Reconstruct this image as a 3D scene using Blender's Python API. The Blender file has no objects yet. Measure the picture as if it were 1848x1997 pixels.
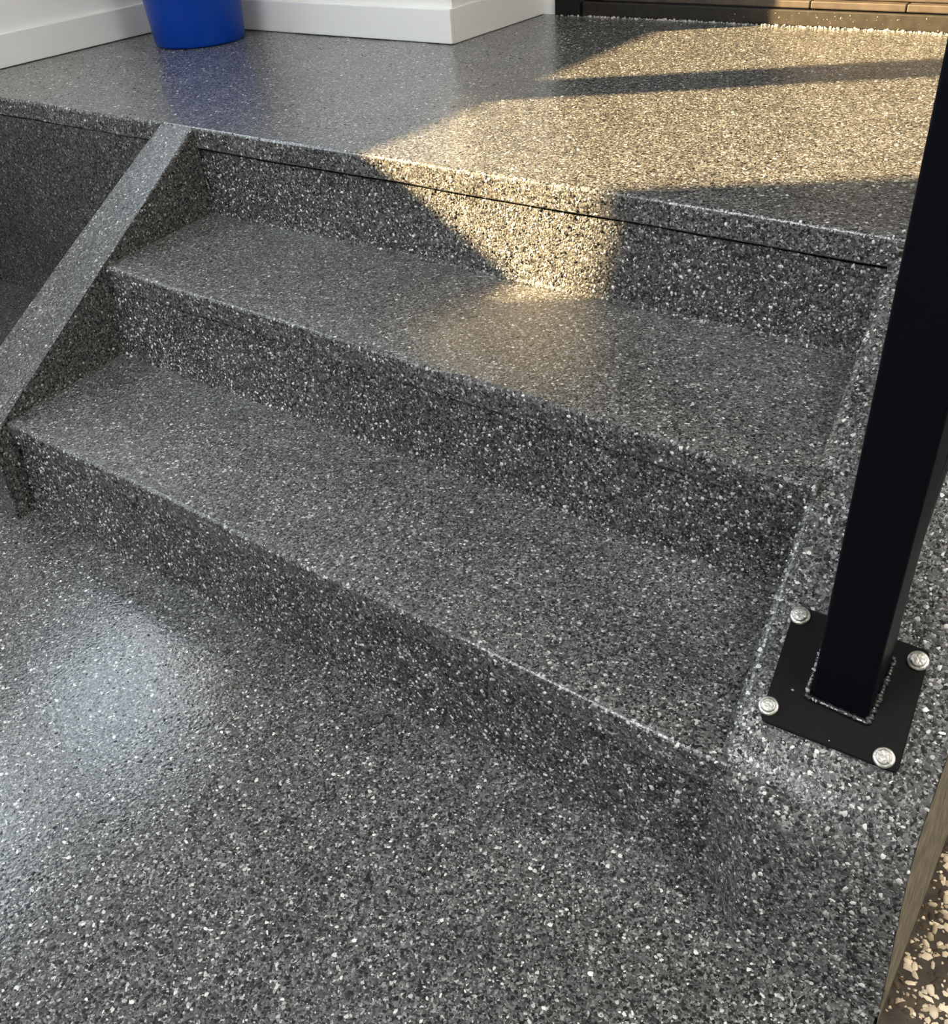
import bpy, bmesh, math, random
import numpy as np
from mathutils import Vector, Matrix

C = bpy.context.scene.collection
scene = bpy.context.scene

# ------------------------------------------------------------------ camera
cam_d = bpy.data.cameras.new('camera')
cam = bpy.data.objects.new('camera', cam_d)
C.objects.link(cam)
_r = Vector((0.8086469591, 0.5846881252, -0.0650376177))
_u = Vector((-0.3046037257, 0.5107101160, 0.8039849176))
_f = Vector((-0.5032958035, 0.6303292581, -0.5910823634))
M3 = Matrix((_r, _u, -_f)).transposed()
cam.matrix_world = Matrix.Translation((1.75070393, -0.69835877, 1.04039757)) @ M3.to_4x4()
cam_d.sensor_fit = 'HORIZONTAL'
cam_d.sensor_width = 36.0
cam_d.lens = 36.0 * 1856.16 / 1848.0
cam_d.clip_start = 0.02
scene.camera = cam

# ------------------------------------------------------------------ sky, sun, exposure
world = bpy.data.worlds.new('sky')
scene.world = world
world.use_nodes = True
bg = world.node_tree.nodes['Background']
bg.inputs['Color'].default_value = (0.74, 0.87, 1.0, 1)
bg.inputs['Strength'].default_value = 9.0

sun_d = bpy.data.lights.new('sun', 'SUN')
sun_d.energy = 50.0
sun_d.color = (1.0, 0.70, 0.36)
sun_d.angle = math.radians(0.9)
sun = bpy.data.objects.new('sun', sun_d)
C.objects.link(sun)
sun.location = (-6, -4, 5)
sun.rotation_euler = Vector((1.9, 1.2, -1.0)).to_track_quat('-Z', 'Y').to_euler()

scene.view_settings.view_transform = 'Standard'
scene.view_settings.look = 'None'
scene.view_settings.gamma = 1.0
scene.view_settings.use_curve_mapping = False
scene.view_settings.exposure = 0.0

rng = np.random.default_rng(7)
random.seed(7)

# ------------------------------------------------------------------ materials
def new_mat(name):
    m = bpy.data.materials.new(name)
    m.use_nodes = True
    nt = m.node_tree
    return m, nt, nt.nodes['Principled BSDF']

def N(nt, kind, **kw):
    n = nt.nodes.new(kind)
    for k, v in kw.items():
        if hasattr(n, k):
            setattr(n, k, v)
        else:
            n.inputs[k].default_value = v
    return n

def ramp(nt, stops, interp='LINEAR'):
    n = nt.nodes.new('ShaderNodeValToRGB')
    n.color_ramp.interpolation = interp
    e = n.color_ramp.elements
    while len(e) < len(stops):
        e.new(0.5)
    for el, (p, c) in zip(e, stops):
        el.position = p
        el.color = (c, c, c, 1) if not isinstance(c, tuple) else (*c, 1)
    return n

def flat(name, col, rough=0.5, metal=0.0, spec=0.5, noise=0.0, nscale=20.0, bump=0.0, coat=0.0):
    m, nt, p = new_mat(name)
    p.inputs['Base Color'].default_value = (*col, 1)
    p.inputs['Roughness'].default_value = rough
    p.inputs['Metallic'].default_value = metal
    p.inputs['Specular IOR Level'].default_value = spec
    p.inputs['Coat Weight'].default_value = coat
    tc = N(nt, 'ShaderNodeTexCoord')
    nz = N(nt, 'ShaderNodeTexNoise', Scale=nscale, Detail=5.0)
    nt.links.new(tc.outputs['Object'], nz.inputs['Vector'])
    if noise > 0:
        r = ramp(nt, [(0.3, tuple(c * (1 - noise) for c in col)), (0.7, tuple(min(1, c * (1 + noise)) for c in col))])
        nt.links.new(nz.outputs['Fac'], r.inputs['Fac'])
        nt.links.new(r.outputs['Color'], p.inputs['Base Color'])
    if bump > 0:
        b = N(nt, 'ShaderNodeBump', Strength=bump, Distance=0.002)
        nt.links.new(nz.outputs['Fac'], b.inputs['Height'])
        nt.links.new(b.outputs['Normal'], p.inputs['Normal'])
    return m

def aggregate_mat(name, gain=1.0, bump=0.45, rough=(0.2, 0.38), tint=(1, 1, 0.985), coat=0.8, coat_relief=0.0012, coat_rough=0.14):
    """Grey pebble-chip coating: irregular Voronoi grains under a clear sealer."""
    m, nt, p = new_mat(name)
    L = nt.links.new
    tc = N(nt, 'ShaderNodeTexCoord')
    wob = N(nt, 'ShaderNodeTexNoise', Scale=260.0, Detail=2.0)
    L(tc.outputs['Object'], wob.inputs['Vector'])
    sub = N(nt, 'ShaderNodeVectorMath', operation='SUBTRACT')
    L(wob.outputs['Color'], sub.inputs[0]); sub.inputs[1].default_value = (0.5, 0.5, 0.5)
    sc = N(nt, 'ShaderNodeVectorMath', operation='SCALE'); sc.inputs['Scale'].default_value = 0.0045
    L(sub.outputs[0], sc.inputs[0])
    add = N(nt, 'ShaderNodeVectorMath', operation='ADD')
    L(tc.outputs['Object'], add.inputs[0]); L(sc.outputs[0], add.inputs[1])
    cols = []
    for scale, stops in ((290.0, [(0.0, .012), (0.13, .035), (0.28, .075), (0.5, .12), (0.72, .18), (0.88, .30), (0.955, .55)]),
                         (500.0, [(0.0, .02), (0.2, .055), (0.45, .11), (0.7, .19), (0.9, .36)])):
        v = N(nt, 'ShaderNodeTexVoronoi', Scale=scale)
        L(add.outputs[0], v.inputs['Vector'])
        sep = N(nt, 'ShaderNodeSeparateColor')
        L(v.outputs['Color'], sep.inputs[0])
        rp = ramp(nt, stops, 'CONSTANT')
        L(sep.outputs[0], rp.inputs['Fac'])
        cols.append((v, sep, rp))
    (v1, s1, r1), (v2, s2, r2) = cols
    # the coarse grain shows where its second random channel is high, fines elsewhere
    th = N(nt, 'ShaderNodeMath', operation='GREATER_THAN'); th.inputs[1].default_value = 0.45
    L(s1.outputs[1], th.inputs[0])
    mx = N(nt, 'ShaderNodeMix', data_type='RGBA')
    L(th.outputs[0], mx.inputs[0]); L(r2.outputs['Color'], mx.inputs[6]); L(r1.outputs['Color'], mx.inputs[7])
    # grime: broad gentle unevenness
    big = N(nt, 'ShaderNodeTexNoise', Scale=9.0, Detail=6.0)
    L(tc.outputs['Object'], big.inputs['Vector'])
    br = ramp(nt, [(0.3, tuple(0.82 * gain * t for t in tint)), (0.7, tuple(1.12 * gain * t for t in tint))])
    L(big.outputs['Fac'], br.inputs['Fac'])
    mu = N(nt, 'ShaderNodeMix', data_type='RGBA', blend_type='MULTIPLY'); mu.inputs[0].default_value = 1.0
    L(mx.outputs[2], mu.inputs[6]); L(br.outputs['Color'], mu.inputs[7])
    L(mu.outputs[2], p.inputs['Base Color'])
    # relief
    inv = N(nt, 'ShaderNodeMath', operation='MULTIPLY_ADD'); inv.inputs[1].default_value = -1.0; inv.inputs[2].default_value = 1.0
    L(v1.outputs['Distance'], inv.inputs[0])
    nz = N(nt, 'ShaderNodeTexNoise', Scale=120.0, Detail=3.0)
    L(tc.outputs['Object'], nz.inputs['Vector'])
    hs = N(nt, 'ShaderNodeMath', operation='ADD')
    L(inv.outputs[0], hs.inputs[0]); L(nz.outputs['Fac'], hs.inputs[1])
    bp = N(nt, 'ShaderNodeBump', Strength=bump, Distance=0.0022)
    L(hs.outputs[0], bp.inputs['Height']); L(bp.outputs['Normal'], p.inputs['Normal'])
    # clear sealer: a smoother gloss layer with soft ripples over the grains
    nw = N(nt, 'ShaderNodeTexNoise', Scale=190.0, Detail=2.5)
    L(tc.outputs['Object'], nw.inputs['Vector'])
    cb = N(nt, 'ShaderNodeBump', Strength=1.0, Distance=coat_relief)
    L(nw.outputs['Fac'], cb.inputs['Height']); L(cb.outputs['Normal'], p.inputs['Coat Normal'])
    p.inputs['Coat Weight'].default_value = coat; p.inputs['Coat Roughness'].default_value = coat_rough
    rr = N(nt, 'ShaderNodeMapRange'); rr.inputs['To Min'].default_value = rough[0]; rr.inputs['To Max'].default_value = rough[1]
    L(nz.outputs['Fac'], rr.inputs['Value']); L(rr.outputs[0], p.inputs['Roughness'])
    p.inputs['Specular IOR Level'].default_value = 0.12
    return m

def chip_mat(name, tint=(1, 1, 1), rough=0.3, coat=0.8, coat_rough=0.14, relief=0.0012):
    m, nt, p = new_mat(name)
    L = nt.links.new
    at = N(nt, 'ShaderNodeAttribute', attribute_name='tone')
    mu = N(nt, 'ShaderNodeMix', data_type='RGBA', blend_type='MULTIPLY'); mu.inputs[0].default_value = 1.0
    mu.inputs[7].default_value = (*tint, 1)
    L(at.outputs['Color'], mu.inputs[6])
    L(mu.outputs[2], p.inputs['Base Color'])
    p.inputs['Roughness'].default_value = rough
    p.inputs['Specular IOR Level'].default_value = 0.12
    if coat > 0:
        # the sealer lies level over the chips, so its gloss follows the floor under them
        an = N(nt, 'ShaderNodeAttribute', attribute_name='bed')
        tc = N(nt, 'ShaderNodeTexCoord')
        nw = N(nt, 'ShaderNodeTexNoise', Scale=190.0, Detail=2.5)
        L(tc.outputs['Object'], nw.inputs['Vector'])
        cb = N(nt, 'ShaderNodeBump', Strength=1.0, Distance=relief)
        L(nw.outputs['Fac'], cb.inputs['Height']); L(an.outputs['Vector'], cb.inputs['Normal'])
        L(cb.outputs['Normal'], p.inputs['Coat Normal'])
        p.inputs['Coat Weight'].default_value = coat; p.inputs['Coat Roughness'].default_value = coat_rough
    return m

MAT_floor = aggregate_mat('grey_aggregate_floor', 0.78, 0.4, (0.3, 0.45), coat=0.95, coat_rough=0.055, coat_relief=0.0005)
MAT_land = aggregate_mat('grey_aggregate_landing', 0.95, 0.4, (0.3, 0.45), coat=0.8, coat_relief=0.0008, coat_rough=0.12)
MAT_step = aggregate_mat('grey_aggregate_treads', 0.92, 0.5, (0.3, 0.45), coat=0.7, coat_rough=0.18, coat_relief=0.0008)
MAT_riser = aggregate_mat('shaded_aggregate_risers', 0.78, 0.7, (0.35, 0.5), coat=0.6, coat_rough=0.2, coat_relief=0.0008)  # shade of the upright riser and stringer faces put into a darker gain
MAT_chip = chip_mat('stone_chip_floor', coat=0.95, coat_rough=0.055, relief=0.0004)
MAT_chip2 = chip_mat('stone_chip_steps', coat=0.7, coat_rough=0.16, relief=0.0008)
MAT_wall = flat('white_painted_board', (0.84, 0.835, 0.81), 0.42, noise=0.02, nscale=3.0)
MAT_plaster = flat('white_wall', (0.74, 0.73, 0.70), 0.6, noise=0.02, nscale=3.0, bump=0.05)
MAT_ceil = flat('ceiling_grey', (0.42, 0.42, 0.41), 0.8, noise=0.02, nscale=2.0)
MAT_black = flat('black_powder_coat', (0.0022, 0.0026, 0.0055), 0.5, spec=0.10, noise=0.1, nscale=400.0, bump=0.03)
MAT_plate = flat('black_plate_steel', (0.004, 0.004, 0.004), 0.55, spec=0.12, noise=0.25, nscale=60.0, bump=0.05)
MAT_bolt = flat('galvanised_bolt', (0.50, 0.49, 0.45), 0.40, metal=0.9, noise=0.4, nscale=260.0, bump=0.35)
MAT_blue = flat('blue_plastic', (0.0004, 0.036, 0.29), 0.3, spec=0.22, noise=0.03, nscale=8.0)
MAT_grey_metal = flat('wire_steel', (0.5, 0.5, 0.5), 0.3, metal=1.0)
MAT_doorblack = flat('door_black', (0.006, 0.0055, 0.005), 0.4, spec=0.3, noise=0.15, nscale=15.0)
MAT_sill = flat('bronze_sill', (0.020, 0.0165, 0.0125), 0.6, spec=0.3, noise=0.35, nscale=45.0, bump=0.2)
MAT_sillwood = flat('weathered_sill_board', (0.052, 0.039, 0.028), 0.6, noise=0.3, nscale=30.0, bump=0.2)
MAT_conc = flat('bare_brown_concrete', (0.16, 0.135, 0.095), 0.8, noise=0.45, nscale=55.0, bump=0.6)
MAT_ground = flat('dark_brown_ground', (0.045, 0.034, 0.022), 0.75, noise=0.5, nscale=70.0, bump=0.5)
MAT_frame = flat('window_frame_white', (0.6, 0.6, 0.58), 0.4)
MAT_weld = flat('painted_weld', (0.012, 0.012, 0.013), 0.3, spec=0.6, noise=0.4, nscale=300.0, bump=0.6)
MAT_scuff = flat('bare_metal_scuff', (0.42, 0.42, 0.43), 0.4, noise=0.3, nscale=200.0)

def glass_mat():
    m = bpy.data.materials.new('window_glass'); m.use_nodes = True
    nt = m.node_tree; nt.nodes.clear()
    o = N(nt, 'ShaderNodeOutputMaterial'); mix = N(nt, 'ShaderNodeMixShader')
    t = N(nt, 'ShaderNodeBsdfTransparent'); g = N(nt, 'ShaderNodeBsdfGlossy'); g.inputs['Roughness'].default_value = 0.02
    t.inputs['Color'].default_value = (0.97, 0.98, 0.97, 1)
    mix.inputs[0].default_value = 0.05
    nt.links.new(t.outputs[0], mix.inputs[1]); nt.links.new(g.outputs[0], mix.inputs[2])
    nt.links.new(mix.outputs[0], o.inputs[0])
    return m
MAT_glass = glass_mat()

# ------------------------------------------------------------------ helpers
def mesh_obj(name, verts, faces, mat, parent=None, smooth=False, shift=None):
    me = bpy.data.meshes.new(name)
    if shift is not None:
        verts = [tuple(np.array(v) - shift) for v in verts]
    me.from_pydata([tuple(map(float, v)) for v in verts], [], faces)
    me.validate()
    bm = bmesh.new(); bm.from_mesh(me)
    bmesh.ops.recalc_face_normals(bm, faces=bm.faces)
    bm.to_mesh(me); bm.free()
    if smooth:
        for p in me.polygons: p.use_smooth = True
    me.materials.append(mat)
    o = bpy.data.objects.new(name, me)
    C.objects.link(o)
    if parent is not None: o.parent = parent
    return o

def bm_obj(name, bm, mat, parent=None, smooth=False):
    bmesh.ops.recalc_face_normals(bm, faces=bm.faces)
    me = bpy.data.meshes.new(name); bm.to_mesh(me); bm.free()
    if smooth:
        for p in me.polygons: p.use_smooth = True
    me.materials.append(mat)
    o = bpy.data.objects.new(name, me); C.objects.link(o)
    if parent is not None: o.parent = parent
    return o

def hexa(bm, c8, bevel=0.0, seg=2):
    """box from 8 corners: bottom 4 (ccw) then top 4"""
    v = [bm.verts.new(c) for c in c8]
    fs = [bm.faces.new([v[i] for i in q]) for q in ((3, 2, 1, 0), (4, 5, 6, 7), (0, 1, 5, 4), (1, 2, 6, 5), (2, 3, 7, 6), (3, 0, 4, 7))]
    if bevel > 0:
        es = set(e for f in fs for e in f.edges)
        bmesh.ops.bevel(bm, geom=list(es), offset=bevel, segments=seg, affect='EDGES', profile=0.5)

def box(bm, x0, x1, y0, y1, z0, z1, bevel=0.0, seg=2):
    hexa(bm, [(x0, y0, z0), (x1, y0, z0), (x1, y1, z0), (x0, y1, z0),
              (x0, y0, z1), (x1, y0, z1), (x1, y1, z1), (x0, y1, z1)], bevel, seg)

def box_obj(name, dims, mat, parent=None, bevel=0.0):
    bm = bmesh.new(); box(bm, *dims, bevel=bevel)
    return bm_obj(name, bm, mat, parent)

def thing(name, label, cat, loc=(0, 0, 0), group=None):
    o = bpy.data.objects.new(name, None); C.objects.link(o)
    o.location = loc; o.empty_display_size = 0.1
    o['label'] = label; o['category'] = cat
    if group: o['group'] = group
    return o

def struct(o, label=None):
    o['kind'] = 'structure'
    if label: o['label'] = label
    return o

def lathe(bm, prof, cx=0, cy=0, cz=0, n=48, caps=True):
    rings = []
    for r, z in prof:
        rings.append([bm.verts.new((cx + r * math.cos(2 * math.pi * k / n), cy + r * math.sin(2 * math.pi * k / n), cz + z)) for k in range(n)])
    for a, b in zip(rings, rings[1:]):
        for k in range(n):
            bm.faces.new((a[k], a[(k + 1) % n], b[(k + 1) % n], b[k]))
    if caps:
        bm.faces.new(rings[0][::-1]); bm.faces.new(rings[-1])

def tube(bm, pts, r, n=8):
    rings = []
    for i, p in enumerate(pts):
        d = (Vector(pts[min(i + 1, len(pts) - 1)]) - Vector(pts[max(i - 1, 0)])).normalized()
        a = d.orthogonal().normalized(); b = d.cross(a)
        rings.append([bm.verts.new(Vector(p) + r * (math.cos(2 * math.pi * k / n) * a + math.sin(2 * math.pi * k / n) * b)) for k in range(n)])
    for a, b in zip(rings, rings[1:]):
        for k in range(n):
            bm.faces.new((a[k], a[(k + 1) % n], b[(k + 1) % n], b[k]))
    bm.faces.new(rings[0]); bm.faces.new(rings[-1])

# ------------------------------------------------------------------ stair layout (metres)
Z1, Z2, Z3 = 0.1874, 0.3662, 0.5462
def xl(y): return 0.020 + (0.622 - y) * 0.150       # inner line of the left stringer
def xr(y): return 1.452 + (0.624 - y) * 0.112       # inner line of the right curb
N3 = (0.625, 0.627); N2 = (0.314, 0.279); N1 = (-0.004, -0.020)   # nosing y at the left / right end
FRONT = -3.4; LEFT = -1.06; EDGE = 1.75

def wave(x, y, s):
    return 0.0012 * math.sin(11 * x + s) + 0.0008 * math.sin(27 * x + 2.1 * s + 5 * y)

def run(name, prof_l, prof_r, xa, xb, mat, parent, n=60, amp=1.0, close=True):
    """sweep a side profile (y,z) from the left end to the right end with slight hand-trowelled waviness"""
    verts, faces = [], []
    k = len(prof_l)
    for i in range(n + 1):
        t = i / n
        for j in range(k):
            y = prof_l[j][0] * (1 - t) + prof_r[j][0] * t
            z = prof_l[j][1] * (1 - t) + prof_r[j][1] * t
            x = xa(y) * (1 - t) + xb(y) * t
            dy = amp * wave(x, z, 1.3 + j * 0.05); dz = amp * 0.6 * wave(x + 3, y, 0.7)
            verts.append((x, y + dy, z + dz))
    for i in range(n):
        for j in range(k if close else k - 1):
            a = i * k + j; b = i * k + (j + 1) % k
            faces.append((a, b, b + k, a + k))
    if close:
        faces.append(tuple(range(k))[::-1]); faces.append(tuple(n * k + j for j in range(k)))
    return mesh_obj(name, verts, faces, mat, parent)

# ------------------------------------------------------------------ setting: floor, landing, walls
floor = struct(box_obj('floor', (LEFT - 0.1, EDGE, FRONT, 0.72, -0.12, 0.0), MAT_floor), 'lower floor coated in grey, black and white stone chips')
# landing slab with its lip over the top riser
lip = 0.0065
def lipprof(yn, z, depth, th=0.044, r=0.007, back=0.3):
    p = [(yn - lip + r * (1 - math.cos(a)), z - r + r * math.sin(a)) for a in np.linspace(0, math.pi / 2, 5)]
    p = [(yn - lip, z - th + 0.003), ] + p
    p += [(yn + back, z), (yn + back, z - th), (yn - lip + 0.004, z - th)]
    return p
bm = bmesh.new()
landing = run('landing', lipprof(0.640, Z3, 0, back=1.36), lipprof(0.630, Z3, 0, back=1.36), lambda y: LEFT, lambda y: EDGE, MAT_land, None, n=110, amp=0.7)
struct(landing, 'raised landing of glossy grey chip coating before the door')
bm.free()
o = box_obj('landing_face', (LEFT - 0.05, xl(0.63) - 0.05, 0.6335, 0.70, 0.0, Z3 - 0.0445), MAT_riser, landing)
o = box_obj('landing_core', (LEFT - 0.05, EDGE - 0.01, 0.70, 2.05, 0.0, Z3 - 0.0445), MAT_conc, landing)
ground = struct(box_obj('ground', (EDGE - 0.012, 4.2, FRONT, 2.0, -0.16, -0.012), MAT_ground), 'dark brown ground strewn with cream pebbles beyond the curb')

TOP = 3.0
# left wall with a two-light window
WY0, WY1, WZ0, WZ1 = -0.80, 0.90, 1.33, 2.20
bm = bmesh.new()
box(bm, LEFT - 0.12, LEFT, FRONT, WY0, -0.1, TOP)
box(bm, LEFT - 0.12, LEFT, WY1, 2.1, -0.1, TOP)
box(bm, LEFT - 0.12, LEFT, WY0, WY1, -0.1, WZ0)
box(bm, LEFT - 0.12, LEFT, WY0, WY1, WZ1, TOP)
wall_left = struct(bm_obj('wall_left', bm, MAT_wall), 'white wall on the left of the landing')
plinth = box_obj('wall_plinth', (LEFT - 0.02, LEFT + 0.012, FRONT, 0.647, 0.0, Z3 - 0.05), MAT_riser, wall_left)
window = bpy.data.objects.new('window_1', None); C.objects.link(window); window.location = (LEFT - 0.06, 0.05, WZ0)
struct(window)
wl = np.array(window.location)
def wbox(name, d, mat, bevel=0.003):
    bm = bmesh.new(); box(bm, *d, bevel=bevel); o = bm_obj(name, bm, mat, window)
    o.data.transform(Matrix.Translation(-Vector(wl))); return o
wbox('window_sill', (LEFT - 0.12, LEFT, WY0, WY1, WZ0, 1.37), MAT_frame)
wbox('window_head', (LEFT - 0.12, LEFT, WY0, WY1, WZ1 - 0.04, WZ1), MAT_frame)
wbox('window_jamb', (LEFT - 0.12, LEFT, WY0, -0.746, 1.37, WZ1 - 0.04), MAT_frame)
wbox('window_jamb', (LEFT - 0.12, LEFT, 0.83, WY1, 1.37, WZ1 - 0.04), MAT_frame)
wbox('window_mullion', (LEFT - 0.12, LEFT, 0.05, 0.174, 1.37, WZ1 - 0.04), MAT_frame)
wbox('window_pane', (LEFT - 0.064, LEFT - 0.06, -0.746, 0.05, 1.37, WZ1 - 0.04), MAT_glass, 0)
wbox('window_pane', (LEFT - 0.064, LEFT - 0.06, 0.174, 0.83, 1.37, WZ1 - 0.04), MAT_glass, 0)

# back corner: bump-out with return beside the door
CX, CY, DY = 0.047, 1.514, 1.955
wall_back = struct(box_obj('wall_back', (LEFT, CX, CY, 2.1, 0.0, TOP), MAT_wall), 'white boarded wall behind the blue bucket')
wall_door = struct(box_obj('wall_door', (CX, 0.093, DY, 2.1, 0.0, TOP), MAT_wall), 'narrow white wall strip beside the dark door frame')
bm = bmesh.new()
box(bm, 1.55, 4.2, DY, 2.1, -0.1, TOP); box(bm, 0.093, 1.55, DY, 2.1, 2.62, TOP)
wall_right = struct(bm_obj('wall_right', bm, MAT_wall))
BH = 0.0845
bb = struct(box_obj('baseboard_left', (LEFT, LEFT + 0.016, 0.60, CY, Z3 + 0.0015, Z3 + BH), MAT_wall, bevel=0.0025), 'white skirting board along the left wall')
bb = struct(box_obj('baseboard_back', (LEFT + 0.016, CX + 0.004, CY - 0.016, CY, Z3 + 0.0015, Z3 + BH), MAT_wall, bevel=0.0025), 'white skirting board behind the blue bucket')
bb = struct(box_obj('baseboard_right', (CX, CX + 0.004, CY + 0.0005, DY - 0.004, Z3 + 0.0015, Z3 + BH), MAT_wall, bevel=0.001), 'white skirting on the return beside the door')
wall_front = struct(box_obj('wall_front', (LEFT - 0.12, 4.2, FRONT - 0.12, FRONT, -0.1, TOP), MAT_plaster))
wall_side = struct(box_obj('wall_side', (4.2, 4.32, FRONT - 0.12, 2.1, -0.1, TOP), MAT_plaster))
ceiling = struct(box_obj('ceiling', (LEFT - 0.12, 4.2, FRONT, 2.1, TOP, TOP + 0.1), MAT_ceil))

# unseen glowing panels added as fill light, behind and right of the photographer
def fill_panel(loc, label, strength, col):
    fill_light = thing('ceiling_fill', label, 'fill_light', loc)
    m, nt, p = new_mat('fill_glow')
    p.inputs['Base Color'].default_value = (0.8, 0.8, 0.8, 1)
    p.inputs['Emission Color'].default_value = (*col, 1)
    p.inputs['Emission Strength'].default_value = strength
    def lobj(name, d, mat):
        o = box_obj(name, d, mat, fill_light); o.data.transform(Matrix.Translation(-Vector(loc))); return o
    lobj('fill_housing', (loc[0] - 0.62, loc[0] + 0.62, loc[1] - 0.47, loc[1] + 0.47, TOP - 0.045, TOP - 0.001), MAT_frame)
    lobj('fill_diffuser', (loc[0] - 0.60, loc[0] + 0.60, loc[1] - 0.45, loc[1] + 0.45, TOP - 0.050, TOP - 0.0455), m)
fill_panel((0.25, -1.75, TOP), 'added unseen fill-light panel in front of the steps', 22.0, (0.93, 0.97, 1.0))
fill_panel((3.05, 0.10, TOP), 'added unseen fill-light panel right of the steps', 23.5, (1.0, 0.95, 0.87))

# door
door = bpy.data.objects.new('door_1', None); C.objects.link(door); door.location = (0.86, DY, Z3)
struct(door); door['label'] = 'dark door with brown sill at the back of the landing'
def dbox(name, d, mat, bevel=0.002, label=None):
    bm = bmesh.new(); box(bm, *d, bevel=bevel); o = bm_obj(name, bm, mat, door)
    o.data.transform(Matrix.Translation(-Vector(door.location)))
    if label: o['label'] = label
    return o
dbox('door_jamb', (0.094, 0.178, DY - 0.012, 2.10, Z3, 2.60), MAT_doorblack)
dbox('door_jamb', (1.47, 1.549, DY - 0.012, 2.10, Z3, 2.60), MAT_doorblack)
dbox('door_head', (0.178, 1.47, DY - 0.012, 2.10, 2.54, 2.60), MAT_doorblack)
dbox('sill_fascia', (0.179, 1.469, DY, DY + 0.10, Z3, Z3 + 0.037), MAT_sill, 0.003)
for x0, x1 in ((0.181, 0.838), (0.840, 1.072), (1.074, 1.467)):
    dbox('sill_board', (x0, x1, DY + 0.006, DY + 0.10, Z3 + 0.040, Z3 + 0.0575), MAT_sillwood, 0.003)
dbox('sill_step', (0.181, 1.467, DY + 0.028, DY + 0.10, Z3 + 0.0585, Z3 + 0.077), MAT_sillwood, 0.003)
dbox('door_leaf', (0.181, 1.467, DY + 0.06, DY + 0.10, Z3 + 0.079, 2.538), MAT_doorblack, 0.003)

# ------------------------------------------------------------------ staircase
stairs = thing('staircase', 'two-step chip-coated concrete stair with sloping side curbs up to the landing', 'stairs')
def tread(name, n, zb, z, nb):
    yl, yr = n
    pl = lipprof(yl, z, 0, back=nb[0] - yl - 0.001); pr = lipprof(yr, z, 0, back=nb[1] - yr - 0.001)
    return run(name, pl, pr, lambda y: xl(y) - 0.01, lambda y: xr(y) + 0.01, MAT_step, stairs)
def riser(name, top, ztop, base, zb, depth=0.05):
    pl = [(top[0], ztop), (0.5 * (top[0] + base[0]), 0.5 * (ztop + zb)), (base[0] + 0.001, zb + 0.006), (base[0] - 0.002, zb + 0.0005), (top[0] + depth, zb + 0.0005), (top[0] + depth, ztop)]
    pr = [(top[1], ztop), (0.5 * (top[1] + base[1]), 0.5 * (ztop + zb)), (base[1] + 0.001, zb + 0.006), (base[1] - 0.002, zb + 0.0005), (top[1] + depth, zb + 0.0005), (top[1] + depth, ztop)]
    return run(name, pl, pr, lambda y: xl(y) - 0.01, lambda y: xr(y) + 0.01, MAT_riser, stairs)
TH = 0.0445
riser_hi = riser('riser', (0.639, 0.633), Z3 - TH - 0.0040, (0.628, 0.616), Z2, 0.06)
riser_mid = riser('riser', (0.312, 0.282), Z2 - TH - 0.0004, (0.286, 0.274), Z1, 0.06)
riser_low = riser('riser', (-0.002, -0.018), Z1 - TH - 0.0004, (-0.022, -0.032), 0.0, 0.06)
tread_hi = tread('tread', N2, 0, Z2, (0.70, 0.70))
tread_low = tread('tread', N1, 0, Z1, (0.36, 0.34))

# left stringer: narrow sloping wall
def stringer():
    bm = bmesh.new()
    wdt = lambda y: 0.108 if y > 0.5 else 0.108 + (0.62 - y) * 0.06
    prof = [(0.665, 0.0), (0.665, Z3 - 0.0455), (0.634, Z3 - 0.0455), (0.631, Z3 - 0.002), (0.31, 0.372), (-0.010, 0.196), (-0.036, 0.180), (-0.052, 0.160), (-0.062, 0.0)]
    A = [bm.verts.new((xl(y) - wdt(y), y, z)) for y, z in prof]
    B = [bm.verts.new((xl(y), y, z)) for y, z in prof]
    k = len(prof)
    for i in range(k):
        bm.faces.new((A[i], A[(i + 1) % k], B[(i + 1) % k], B[i]))
    bm.faces.new(A[::-1]); bm.faces.new(B)
    es = [e for e in bm.edges if (e.verts[0] in A) == (e.verts[1] in A) and e.verts[0].co.z > 0.05 or (e.verts[0].co.z > .05 and e.verts[1].co.z > .05)]
    es = [e for e in es if not ((e.verts[0] in A) != (e.verts[1] in A))]
    bmesh.ops.bevel(bm, geom=es, offset=0.006, segments=3, affect='EDGES', profile=0.5)
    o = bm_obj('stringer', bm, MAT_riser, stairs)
    return o
stringer_l = stringer()
stringer_l['label'] = 'narrow sloping stringer along the left of the steps'

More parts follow.
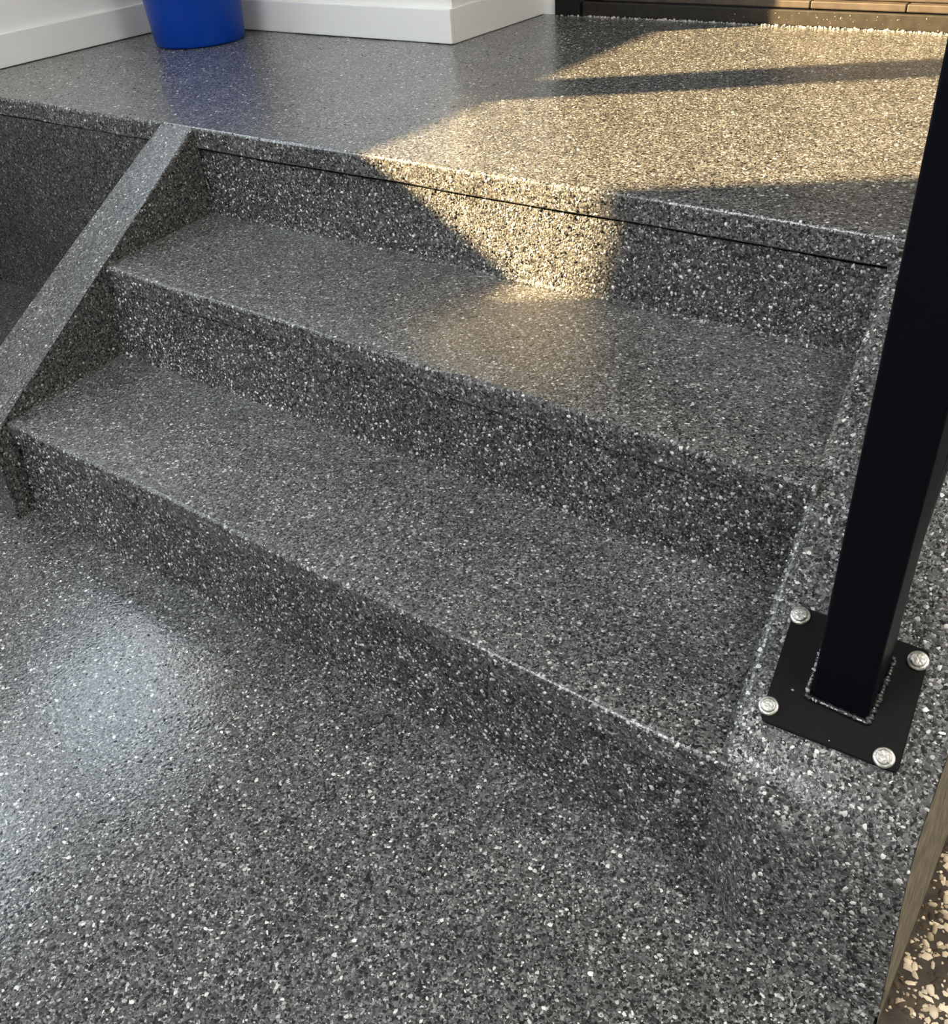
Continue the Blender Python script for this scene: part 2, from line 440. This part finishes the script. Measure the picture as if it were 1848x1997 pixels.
# right curb: broad slope carrying the post, battered front, bare side
def curb():
    prof = [(0.69, Z3 + 0.0005), (0.50, 0.4572), (0.30, 0.362), (0.14, 0.2755), (0.0, 0.1997), (-0.018, 0.1885), (-0.034, 0.173), (-0.045, 0.152), (-0.054, 0.128)]
    nx = 24
    xo = lambda z: 1.752 - 0.026 * min(1, max(0, z / 0.24))
    verts, faces = [], []
    base = []
    rows = []
    for y, z in prof + [('b1', 0.06), ('b2', 0.001)]:
        row = []
        for i in range(nx + 1):
            t = i / nx
            s = min(1.0, t / 0.35); s = s * s * (3 - 2 * s)
            yb = -0.040 - 0.056 * s
            if y == 'b1': yy = (-0.030 - 0.024 * s) * 0.45 + yb * 0.55 + 0.004 * s; x0 = xr(-0.04)
            elif y == 'b2': yy = yb; x0 = xr(-0.04)
            else: yy = max(y, -0.030 + (y + 0.030) * s) if y < -0.030 else y; x0 = xr(y)
            # rounded left shoulder
            zz = z
            x = x0 * (1 - t) + xo(z) * t
            edge = max(0.0, 1 - (x - x0) / 0.014)
            if isinstance(y, float) or isinstance(y, int):
                if y < 0.6: zz = z - 0.006 * edge ** 2
            zz += 0.0009 * math.sin(31 * x + 9 * yy) + 0.0006 * math.sin(57 * yy)
            if y == 'b2': zz = 0.001
            row.append(len(verts)); verts.append((x, yy, zz))
        rows.append(row)
    for a, b in zip(rows, rows[1:]):
        for i in range(nx):
            faces.append((a[i], a[i + 1], b[i + 1], b[i]))
    # inner (left) wall and bottom/back
    for side in (0, nx):
        pass
    lowl = []; 
    for r in rows[:-1]:
        v = verts[r[0]]; lowl.append(len(verts)); verts.append((v[0], v[1], 0.001))
    lowl.append(rows[-1][0])
    for i in range(len(rows) - 1):
        if lowl[i + 1] == rows[i + 1][0]:
            faces.append((rows[i][0], rows[i + 1][0], lowl[i]))
        else:
            faces.append((rows[i][0], rows[i + 1][0], lowl[i + 1], lowl[i]))
    o = mesh_obj('curb', verts, faces, MAT_step, stairs, smooth=True)
    # outer bare side
    sv, sf = [], []
    for i, r in enumerate(rows):
        v = verts[r[nx]]
        sv.append((v[0] + 0.0005, v[1], v[2] - 0.001)); sv.append((EDGE + 0.0035, v[1], -0.012))
    n = len(rows)
    for i in range(n - 1):
        sf.append((2 * i, 2 * i + 1, 2 * i + 3, 2 * i + 2))
    # thickness
    k = len(sv); sv += [(x - 0.02, y, z) for x, y, z in sv]
    sf += [tuple(k + j for j in f[::-1]) for f in list(sf)]
    o2 = mesh_obj('curb_side', sv, sf, MAT_conc, stairs)
    o2['label'] = 'bare brown concrete side of the right curb'
    o['label'] = 'broad sloping curb on the right that carries the handrail post'
    return o
curb_r = curb()

# ------------------------------------------------------------------ stone chips broadcast into the coating
def chip_template(seed):
    r = np.random.default_rng(seed)
    n = 6
    a = np.linspace(0, 2 * np.pi, n, endpoint=False) + r.uniform(-0.3, 0.3, n)
    rad = r.uniform(0.7, 1.15, n); asp = r.uniform(0.55, 1.0)
    base = np.stack([rad * np.cos(a), asp * rad * np.sin(a), np.full(n, -0.25)], 1)
    top = base * np.array([0.72, 0.72, 0]) + np.array([0, 0, 1.0]) + np.stack([0 * a, 0 * a, r.uniform(-.25, .15, n)], 1)
    return np.concatenate([base, top])
TEMPL = np.stack([chip_template(s) for s in range(16)])
QUADS = np.array([(i, (i + 1) % 6, 6 + (i + 1) % 6, 6 + i) for i in range(6)])

def scatter(name, src, count, parent, accept=None, rmin=0.0013, rmax=0.0040, height=0.17, tones=None, mat=None, label=None, minz=-9):
    me = src.data; me.calc_loop_triangles()
    nv = len(me.vertices); co = np.zeros(nv * 3); me.vertices.foreach_get('co', co); co = co.reshape(-1, 3)
    nt = len(me.loop_triangles); tr = np.zeros(nt * 3, np.int32); me.loop_triangles.foreach_get('vertices', tr); tr = tr.reshape(-1, 3)
    a, b, c = co[tr[:, 0]], co[tr[:, 1]], co[tr[:, 2]]
    nn = np.cross(b - a, c - a); ar = np.linalg.norm(nn, axis=1); nn = nn / np.maximum(ar, 1e-12)[:, None]
    ok = np.ones(nt, bool)
    cen = (a + b + c) / 3
    if accept is not None: ok = accept(cen, nn)
    w = np.where(ok, ar, 0); w = w / w.sum()
    ti = rng.choice(nt, count, p=w)
    u, v = rng.random(count), rng.random(count); f = u + v > 1; u[f], v[f] = 1 - u[f], 1 - v[f]
    P = a[ti] + u[:, None] * (b - a)[ti] + v[:, None] * (c - a)[ti]
    nrm = nn[ti]
    if src is floor:
        k = FLOORVIS(P); P, nrm = P[k], nrm[k]
    n = len(P)
    bed = nrm + rng.normal(0, 0.045, (n, 3)); bed /= np.linalg.norm(bed, axis=1)[:, None]
    nrm = nrm + rng.normal(0, 0.05, (n, 3)); nrm /= np.linalg.norm(nrm, axis=1)[:, None]
    t = rng.normal(0, 1, (n, 3)); t -= (t * nrm).sum(1)[:, None] * nrm; t /= np.linalg.norm(t, axis=1)[:, None]
    bt = np.cross(nrm, t)
    if tones is None:
        tones = TONES
    vals, pr = tones
    ci = rng.choice(len(vals), n, p=np.array(pr) / sum(pr)); tv = np.array(vals)[ci]
    tv = tv * rng.uniform(0.75, 1.2, (n, 1))
    r = rmin + (rmax - rmin) * rng.random(n) ** 2.6
    if len(vals) == 6: r = r * np.array([1.0, 0.85, 0.72, 0.72, 0.8, 1.0])[ci]
    h = r * height * rng.uniform(0.5, 1.2, n)
    T = TEMPL[rng.integers(0, len(TEMPL), n)]
    V = P[:, None, :] + r[:, None, None] * (T[:, :, 0:1] * t[:, None, :] + T[:, :, 1:2] * bt[:, None, :]) + (h[:, None] * T[:, :, 2])[:, :, None] * nrm[:, None, :]
    nV = n * 12
    m = bpy.data.meshes.new(name)
    m.vertices.add(nV); m.vertices.foreach_set('co', V.reshape(-1).astype(np.float32))
    quads = (np.arange(n)[:, None, None] * 12 + QUADS[None]).reshape(n, 24)
    tops = np.arange(n)[:, None] * 12 + np.arange(6, 12)[None]
    loops = np.concatenate([quads, tops], 1).reshape(-1)
    m.loops.add(len(loops)); m.loops.foreach_set('vertex_index', loops.astype(np.int32))
    st = (np.arange(n)[:, None] * 30 + np.array([0, 4, 8, 12, 16, 20, 24])[None]).reshape(-1)
    m.polygons.add(n * 7); m.polygons.foreach_set('loop_start', st.astype(np.int32))
    m.update(calc_edges=True)
    col = np.concatenate([np.repeat(tv, 12, 0), np.ones((nV, 1))], 1)
    at = m.attributes.new('tone', 'FLOAT_COLOR', 'POINT'); at.data.foreach_set('color', col.reshape(-1).astype(np.float32))
    ab = m.attributes.new('bed', 'FLOAT_VECTOR', 'POINT'); ab.data.foreach_set('vector', np.repeat(bed, 12, 0).reshape(-1).astype(np.float32))
    m.materials.append(mat or (MAT_chip if src is fp else MAT_chip2))
    o = bpy.data.objects.new(name, m); C.objects.link(o)
    o.parent = parent; o['kind'] = 'stuff'
    if label: o['label'] = label
    return o
g = lambda v: (v, v, v * 0.97)
TONES = ([g(.010), g(.03), g(.08), g(.15), g(.30), g(.60)], [.30, .12, .16, .17, .16, .09])
up = lambda c, n: (n[:, 2] > 0.5)
front = lambda c, n: (n[:, 1] < -0.5)
def FLOORVIS(P):
    x, y = P[:, 0], P[:, 1]
    return (y < 0.02) & (y > -0.72) & (x > 0.0) & (y > -0.15 - 0.64 * (x - 0.15)) | (y > -0.05) & (x < 0.1)
fsel = lambda c, n: n[:, 2] > 0.5
# a finer top sheet for sampling is not needed: positions are rejected outside the seen part
def scatter_floor():
    src = floor
    # sample from a temporary patch mesh that covers just the seen part of the floor
    me = bpy.data.meshes.new('patch'); me.from_pydata([(-0.1, -0.75, 0), (1.745, -0.75, 0), (1.745, 0.02, 0), (-0.1, 0.02, 0)], [], [(0, 1, 2, 3)])
    class S: pass
    s = S(); s.data = me
    global floor_patch
    floor_patch = s
    o = None
    return s
fp = scatter_floor()
def in_floor(P): return FLOORVIS(P)
_src = fp
floor_backup = floor
floor = _src            # lets scatter() reject points outside the seen floor
scatter('stone_chips', _src, 52000, floor_backup)
floor = floor_backup
TREADT = ([g(.012), g(.04), g(.09), g(.16), g(.30), g(.58)], [.22, .12, .18, .2, .18, .10])
CURBT = ([g(.012), g(.04), g(.11), g(.20), g(.36), g(.62)], [.20, .08, .14, .22, .24, .12])
LANDT = ([g(.02), g(.05), g(.10), g(.17), g(.30), g(.55)], [.16, .12, .2, .22, .2, .10])
STEPT = ([g(.010), g(.03), g(.09), g(.20), g(.40), g(.66)], [.24, .10, .10, .16, .24, .16])
for tr, n, m in ((tread_low, 10500, 1500), (tread_hi, 8000, 1300)):
    scatter('stone_chips', tr, n, stairs, lambda c, n: n[:, 2] > 0.5, rmax=0.0035, tones=TREADT)
    scatter('stone_chips', tr, m, stairs, lambda c, n: (n[:, 1] < -0.3) & (n[:, 2] < 0.6), height=0.45, tones=STEPT)
for rz, n in ((riser_low, 8500), (riser_mid, 7500), (riser_hi, 7000)):
    scatter('stone_chips', rz, n, stairs, front, height=0.45, tones=STEPT)
scatter('stone_chips', curb_r, 8500, stairs, lambda c, n: (n[:, 2] > 0.3) | (n[:, 1] < -0.3), tones=CURBT)
scatter('stone_chips', stringer_l, 7000, stairs, lambda c, n: (n[:, 0] > -0.5))
scatter('stone_chips', landing, 1500, landing, lambda c, n: (n[:, 1] < -0.3) & (n[:, 2] > -0.6) & (c[:, 0] > -0.8), height=0.45, tones=STEPT)
scatter('stone_chips', landing, 34000, landing, lambda c, n: n[:, 2] > 0.9, rmin=0.0018, rmax=0.0045, tones=LANDT)
scatter('stone_chips', landing.children[0], 4500, landing, lambda c, n: n[:, 1] < -0.9, height=0.4, tones=STEPT)
# pebbles on the ground beyond the curb
me = bpy.data.meshes.new('patch'); me.from_pydata([(1.756, -0.35, -0.012), (2.05, -0.35, -0.012), (2.05, 0.6, -0.012), (1.756, 0.6, -0.012)], [], [(0, 1, 2, 3)])
class _S: pass
s = _S(); s.data = me
cream = ([(.74, .62, .46), (.50, .40, .28), (.08, .06, .04)], [.42, .25, .33])
scatter('cream_pebbles', s, 9000, ground, None, 0.002, 0.0075, 0.35, cream, chip_mat('cream_pebble', (1, 1, 1), 0.6, 0))

# loose white grit along the foot of the door sill
me = bpy.data.meshes.new('patch'); me.from_pydata([(0.10, DY - 0.016, Z3), (1.46, DY - 0.016, Z3), (1.46, DY - 0.001, Z3), (0.10, DY - 0.001, Z3)], [], [(0, 1, 2, 3)])
s = _S(); s.data = me
scatter('loose_grit', s, 520, landing, None, 0.0024, 0.0052, 0.9, ([(.42, .41, .38), (.30, .29, .27), (.14, .13, .12)], [.6, .3, .1]), chip_mat('white_grit', (1, 1, 1), 0.6, 0))

# dried splashes of coating and debris stuck to the sill fascia
me = bpy.data.meshes.new('patch'); me.from_pydata([(0.60, DY, Z3 + 0.003), (1.46, DY, Z3 + 0.003), (1.46, DY, Z3 + 0.034), (0.60, DY, Z3 + 0.034)], [], [(0, 1, 2, 3)])
s = _S(); s.data = me
o = scatter('sill_speck', s, 110, door, None, 0.0007, 0.0024, 0.3, ([(.42, .37, .30), (.22, .19, .15)], [.5, .5]), chip_mat('dried_speck', (1, 1, 1), 0.7, 0))
o.data.transform(Matrix.Translation(-Vector(door.location)))

# ------------------------------------------------------------------ handrail
PL = {'tl': (1.5327, 0.1498, 0.2876), 'bl': (1.5475, 0.0261, 0.2207), 'br': (1.6926, 0.0307, 0.2232), 'tr': (1.6791, 0.1512, 0.2884)}
pn = Vector((0, -0.541, 1)).normalized()
pc = Vector((1.613, 0.095, 0.258))
rail = thing('handrail', 'black square steel handrail post bolted to the sloping right curb', 'handrail', pc)
toL = Matrix.Translation(-pc)
def hobj(name, bm, mat, parent=rail, smooth=False):
    o = bm_obj(name, bm, mat, parent, smooth); o.data.transform(toL); return o
def plane_z(y): return 0.190 + 0.541 * (y + 0.018) + 0.007
def on_plate(p, lift=0.0):
    return Vector((p[0], p[1], plane_z(p[1]))) + pn * lift
bm = bmesh.new()
c4 = [on_plate(PL[k]) for k in ('bl', 'br', 'tr', 'tl')]
hexa(bm, [c - pn * 0.007 for c in c4] + c4)
ve = [e for e in bm.edges if abs((e.verts[0].co - e.verts[1].co).normalized().dot(pn)) > 0.9]
bmesh.ops.bevel(bm, geom=ve, offset=0.007, segments=4, affect='EDGES', profile=0.5)
bmesh.ops.bevel(bm, geom=[e for e in bm.edges if len(e.link_faces) == 2 and e.calc_face_angle(0) > 1.2], offset=0.0009, segments=2, affect='EDGES')
hobj('base_plate', bm, MAT_plate)

PX0, PX1, PY0, PY1 = 1.5855, 1.6465, 0.068, 0.128
bm = bmesh.new()
def pcorner(x, y): return (x, y + 0.03 * (1.616 - x) * 1.0, plane_z(y))
cs = [(PX0, PY0), (PX1, PY0 - 0.002), (PX1 + 0.0005, PY1), (PX0 - 0.006, PY1 + 0.001)]
hexa(bm, [(x, y, plane_z(y) - 0.002) for x, y in cs] + [(x, y, 1.215) for x, y in cs])
ve = [e for e in bm.edges if abs(e.verts[0].co.z - e.verts[1].co.z) > 0.5]
bmesh.ops.bevel(bm, geom=ve, offset=0.0035, segments=3, affect='EDGES', profile=0.5)
hobj('post', bm, MAT_black)

# weld bead: overlapping lumps around the foot of the post
bm = bmesh.new()
def bead_line(p, q, n):
    for i in range(n):
        t = (i + 0.5) / n + rng.uniform(-.2, .2) / n
        x = p[0] + (q[0] - p[0]) * t; y = p[1] + (q[1] - p[1]) * t
        r = rng.uniform(0.0026, 0.0042)
        m = Matrix.Translation(on_plate((x, y), 0.0012)) @ Matrix.Rotation(rng.uniform(0, 3), 4, 'Z') @ Matrix.Diagonal((1.25, 0.9, 0.85, 1))
        bmesh.ops.create_icosphere(bm, subdivisions=2, radius=r, matrix=m)
e = 0.0028
q4 = [(cs[0][0] - e, cs[0][1] - e), (cs[1][0] + e, cs[1][1] - e), (cs[2][0] + e, cs[2][1] + e), (cs[3][0] - e, cs[3][1] + e)]
for i in range(4): bead_line(q4[i], q4[(i + 1) % 4], 20)
bead = hobj('weld_bead', bm, MAT_weld, smooth=True); bead['label'] = 'lumpy black painted weld'
# bare flecks where the weld paint has chipped, left side of the post and front
bm = bmesh.new()
def fleck(x, y, r, lift, sx=1.0):
    m = Matrix.Translation(on_plate((x, y), lift)) @ Matrix.Rotation(rng.uniform(0, 3), 4, 'Z') @ Matrix.Diagonal((sx, 0.7, 0.5, 1))
    bmesh.ops.create_icosphere(bm, subdivisions=1, radius=r, matrix=m)
for i in range(16):
    t = rng.uniform(0, .75); fleck(q4[0][0] + (q4[3][0] - q4[0][0]) * t - 0.0008, q4[0][1] + (q4[3][1] - q4[0][1]) * t, rng.uniform(.0014, .0028), 0.0035, 1.4)
for i in range(15):
    t = rng.uniform(0.1, 1); fleck(q4[0][0] + (q4[1][0] - q4[0][0]) * t, q4[0][1] + (q4[1][1] - q4[0][1]) * t - 0.001, rng.uniform(.0009, .0019), 0.0036, 1.7)
for i in range(5):
    t = rng.uniform(0.2, .9); fleck(q4[1][0] + (q4[2][0] - q4[1][0]) * t, q4[1][1] + (q4[2][1] - q4[1][1]) * t, rng.uniform(.0007, .0013), 0.0036)
fleck(1.567, 0.0655, 0.0018, 0.0004); fleck(1.621, 0.0335, 0.001, 0.0003)
fl = hobj('weld_fleck', bm, MAT_scuff); fl['kind'] = 'stuff'

# four anchor bolts: washer + domed head
R_pl = pn.to_track_quat('Z', 'Y').to_matrix().to_4x4()
def bolt(p):
    base = on_plate(p, 0.0)
    bm = bmesh.new()
    lathe(bm, [(0.0108, 0.0), (0.0112, 0.001), (0.0110, 0.0022), (0.0102, 0.003), (0.0092, 0.0033)], n=32)
    bm.transform(Matrix.Translation(base) @ R_pl)
    w = hobj('anchor_bolt', bm, MAT_bolt, smooth=True)
    bm = bmesh.new()
    lathe(bm, [(0.0080, 0.0030), (0.0081, 0.0046), (0.0076, 0.0056), (0.0066, 0.0061), (0.0035, 0.0063)], n=12)
    bm.transform(Matrix.Translation(base) @ R_pl @ Matrix.Rotation(rng.uniform(0, 3), 4, 'Z'))
    h = hobj('bolt_head', bm, MAT_bolt, w)
    return w
for p in ((1.5421, 0.1395), (1.6712, 0.1377), (1.5508, 0.0414), (1.6756, 0.0388)): bolt(p)

# sloping bottom rail, baluster and top rail behind the post
SL = 0.556
def sloped_bar(name, xa, xb, ya, yb, zlo, h, skew=-0.06):
    bm = bmesh.new()
    def P(x, y, z): return (x + skew * (y - 0.133), y, z + SL * (y - 0.133))
    hexa(bm, [P(xa, ya, zlo), P(xb, ya, zlo), P(xb, yb, zlo), P(xa, yb, zlo), P(xa, ya, zlo + h), P(xb, ya, zlo + h), P(xb, yb, zlo + h), P(xa, yb, zlo + h)], 0.002, 2)
    return hobj(name, bm, MAT_black)
sloped_bar('bottom_rail', 1.601, 1.643, 0.127, 0.86, 0.384, 0.038)
sloped_bar('top_rail', 1.592, 1.642, 0.060, 0.86, 1.175, 0.040)
for yb in (0.275, 0.40, 0.525, 0.65, 0.775):
    bm = bmesh.new(); xo = 1.620 - 0.06 * (yb - 0.133); zb = 0.384 + SL * (yb - 0.133) + 0.034
    box(bm, xo - 0.011, xo + 0.011, yb - 0.011, yb + 0.011, zb - 0.008, zb + 0.757, bevel=0.0015)
    hobj('baluster', bm, MAT_black)

# ------------------------------------------------------------------ bucket
bc = (-0.760, 1.330, Z3)
bucket = thing('bucket', 'blue plastic bucket on the landing in the wall corner', 'bucket', bc)
bm = bmesh.new()
prof = [(0.0, 0.003), (0.118, 0.003), (0.121, 0.0), (0.127, 0.0012), (0.1305, 0.005), (0.132, 0.010), (0.1365, 0.08), (0.1435, 0.20), (0.150, 0.300), (0.150, 0.318), (0.1565, 0.320), (0.1575, 0.326), (0.1565, 0.332), (0.149, 0.333), (0.1465, 0.328), (0.1400, 0.20), (0.129, 0.012), (0.0, 0.009)]
lathe(bm, prof[1:-1], n=72, caps=True)
bm_obj('bucket_body', bm, MAT_blue, bucket, smooth=True)
bm = bmesh.new()
lathe(bm, [(0.1515, 0.296), (0.160, 0.297), (0.1615, 0.303), (0.1608, 0.309), (0.1515, 0.311)], n=72, caps=False)
bm_obj('bucket_rim', bm, MAT_blue, bucket, smooth=True)
bm = bmesh.new()
tube(bm, [(0.165 * math.cos(a), 0.03 + 0.12 * math.sin(a), 0.304 + 0.055 * math.sin(a)) for a in np.linspace(0, math.pi, 25)], 0.0025)
bm_obj('bucket_handle', bm, MAT_grey_metal, bucket, smooth=True)
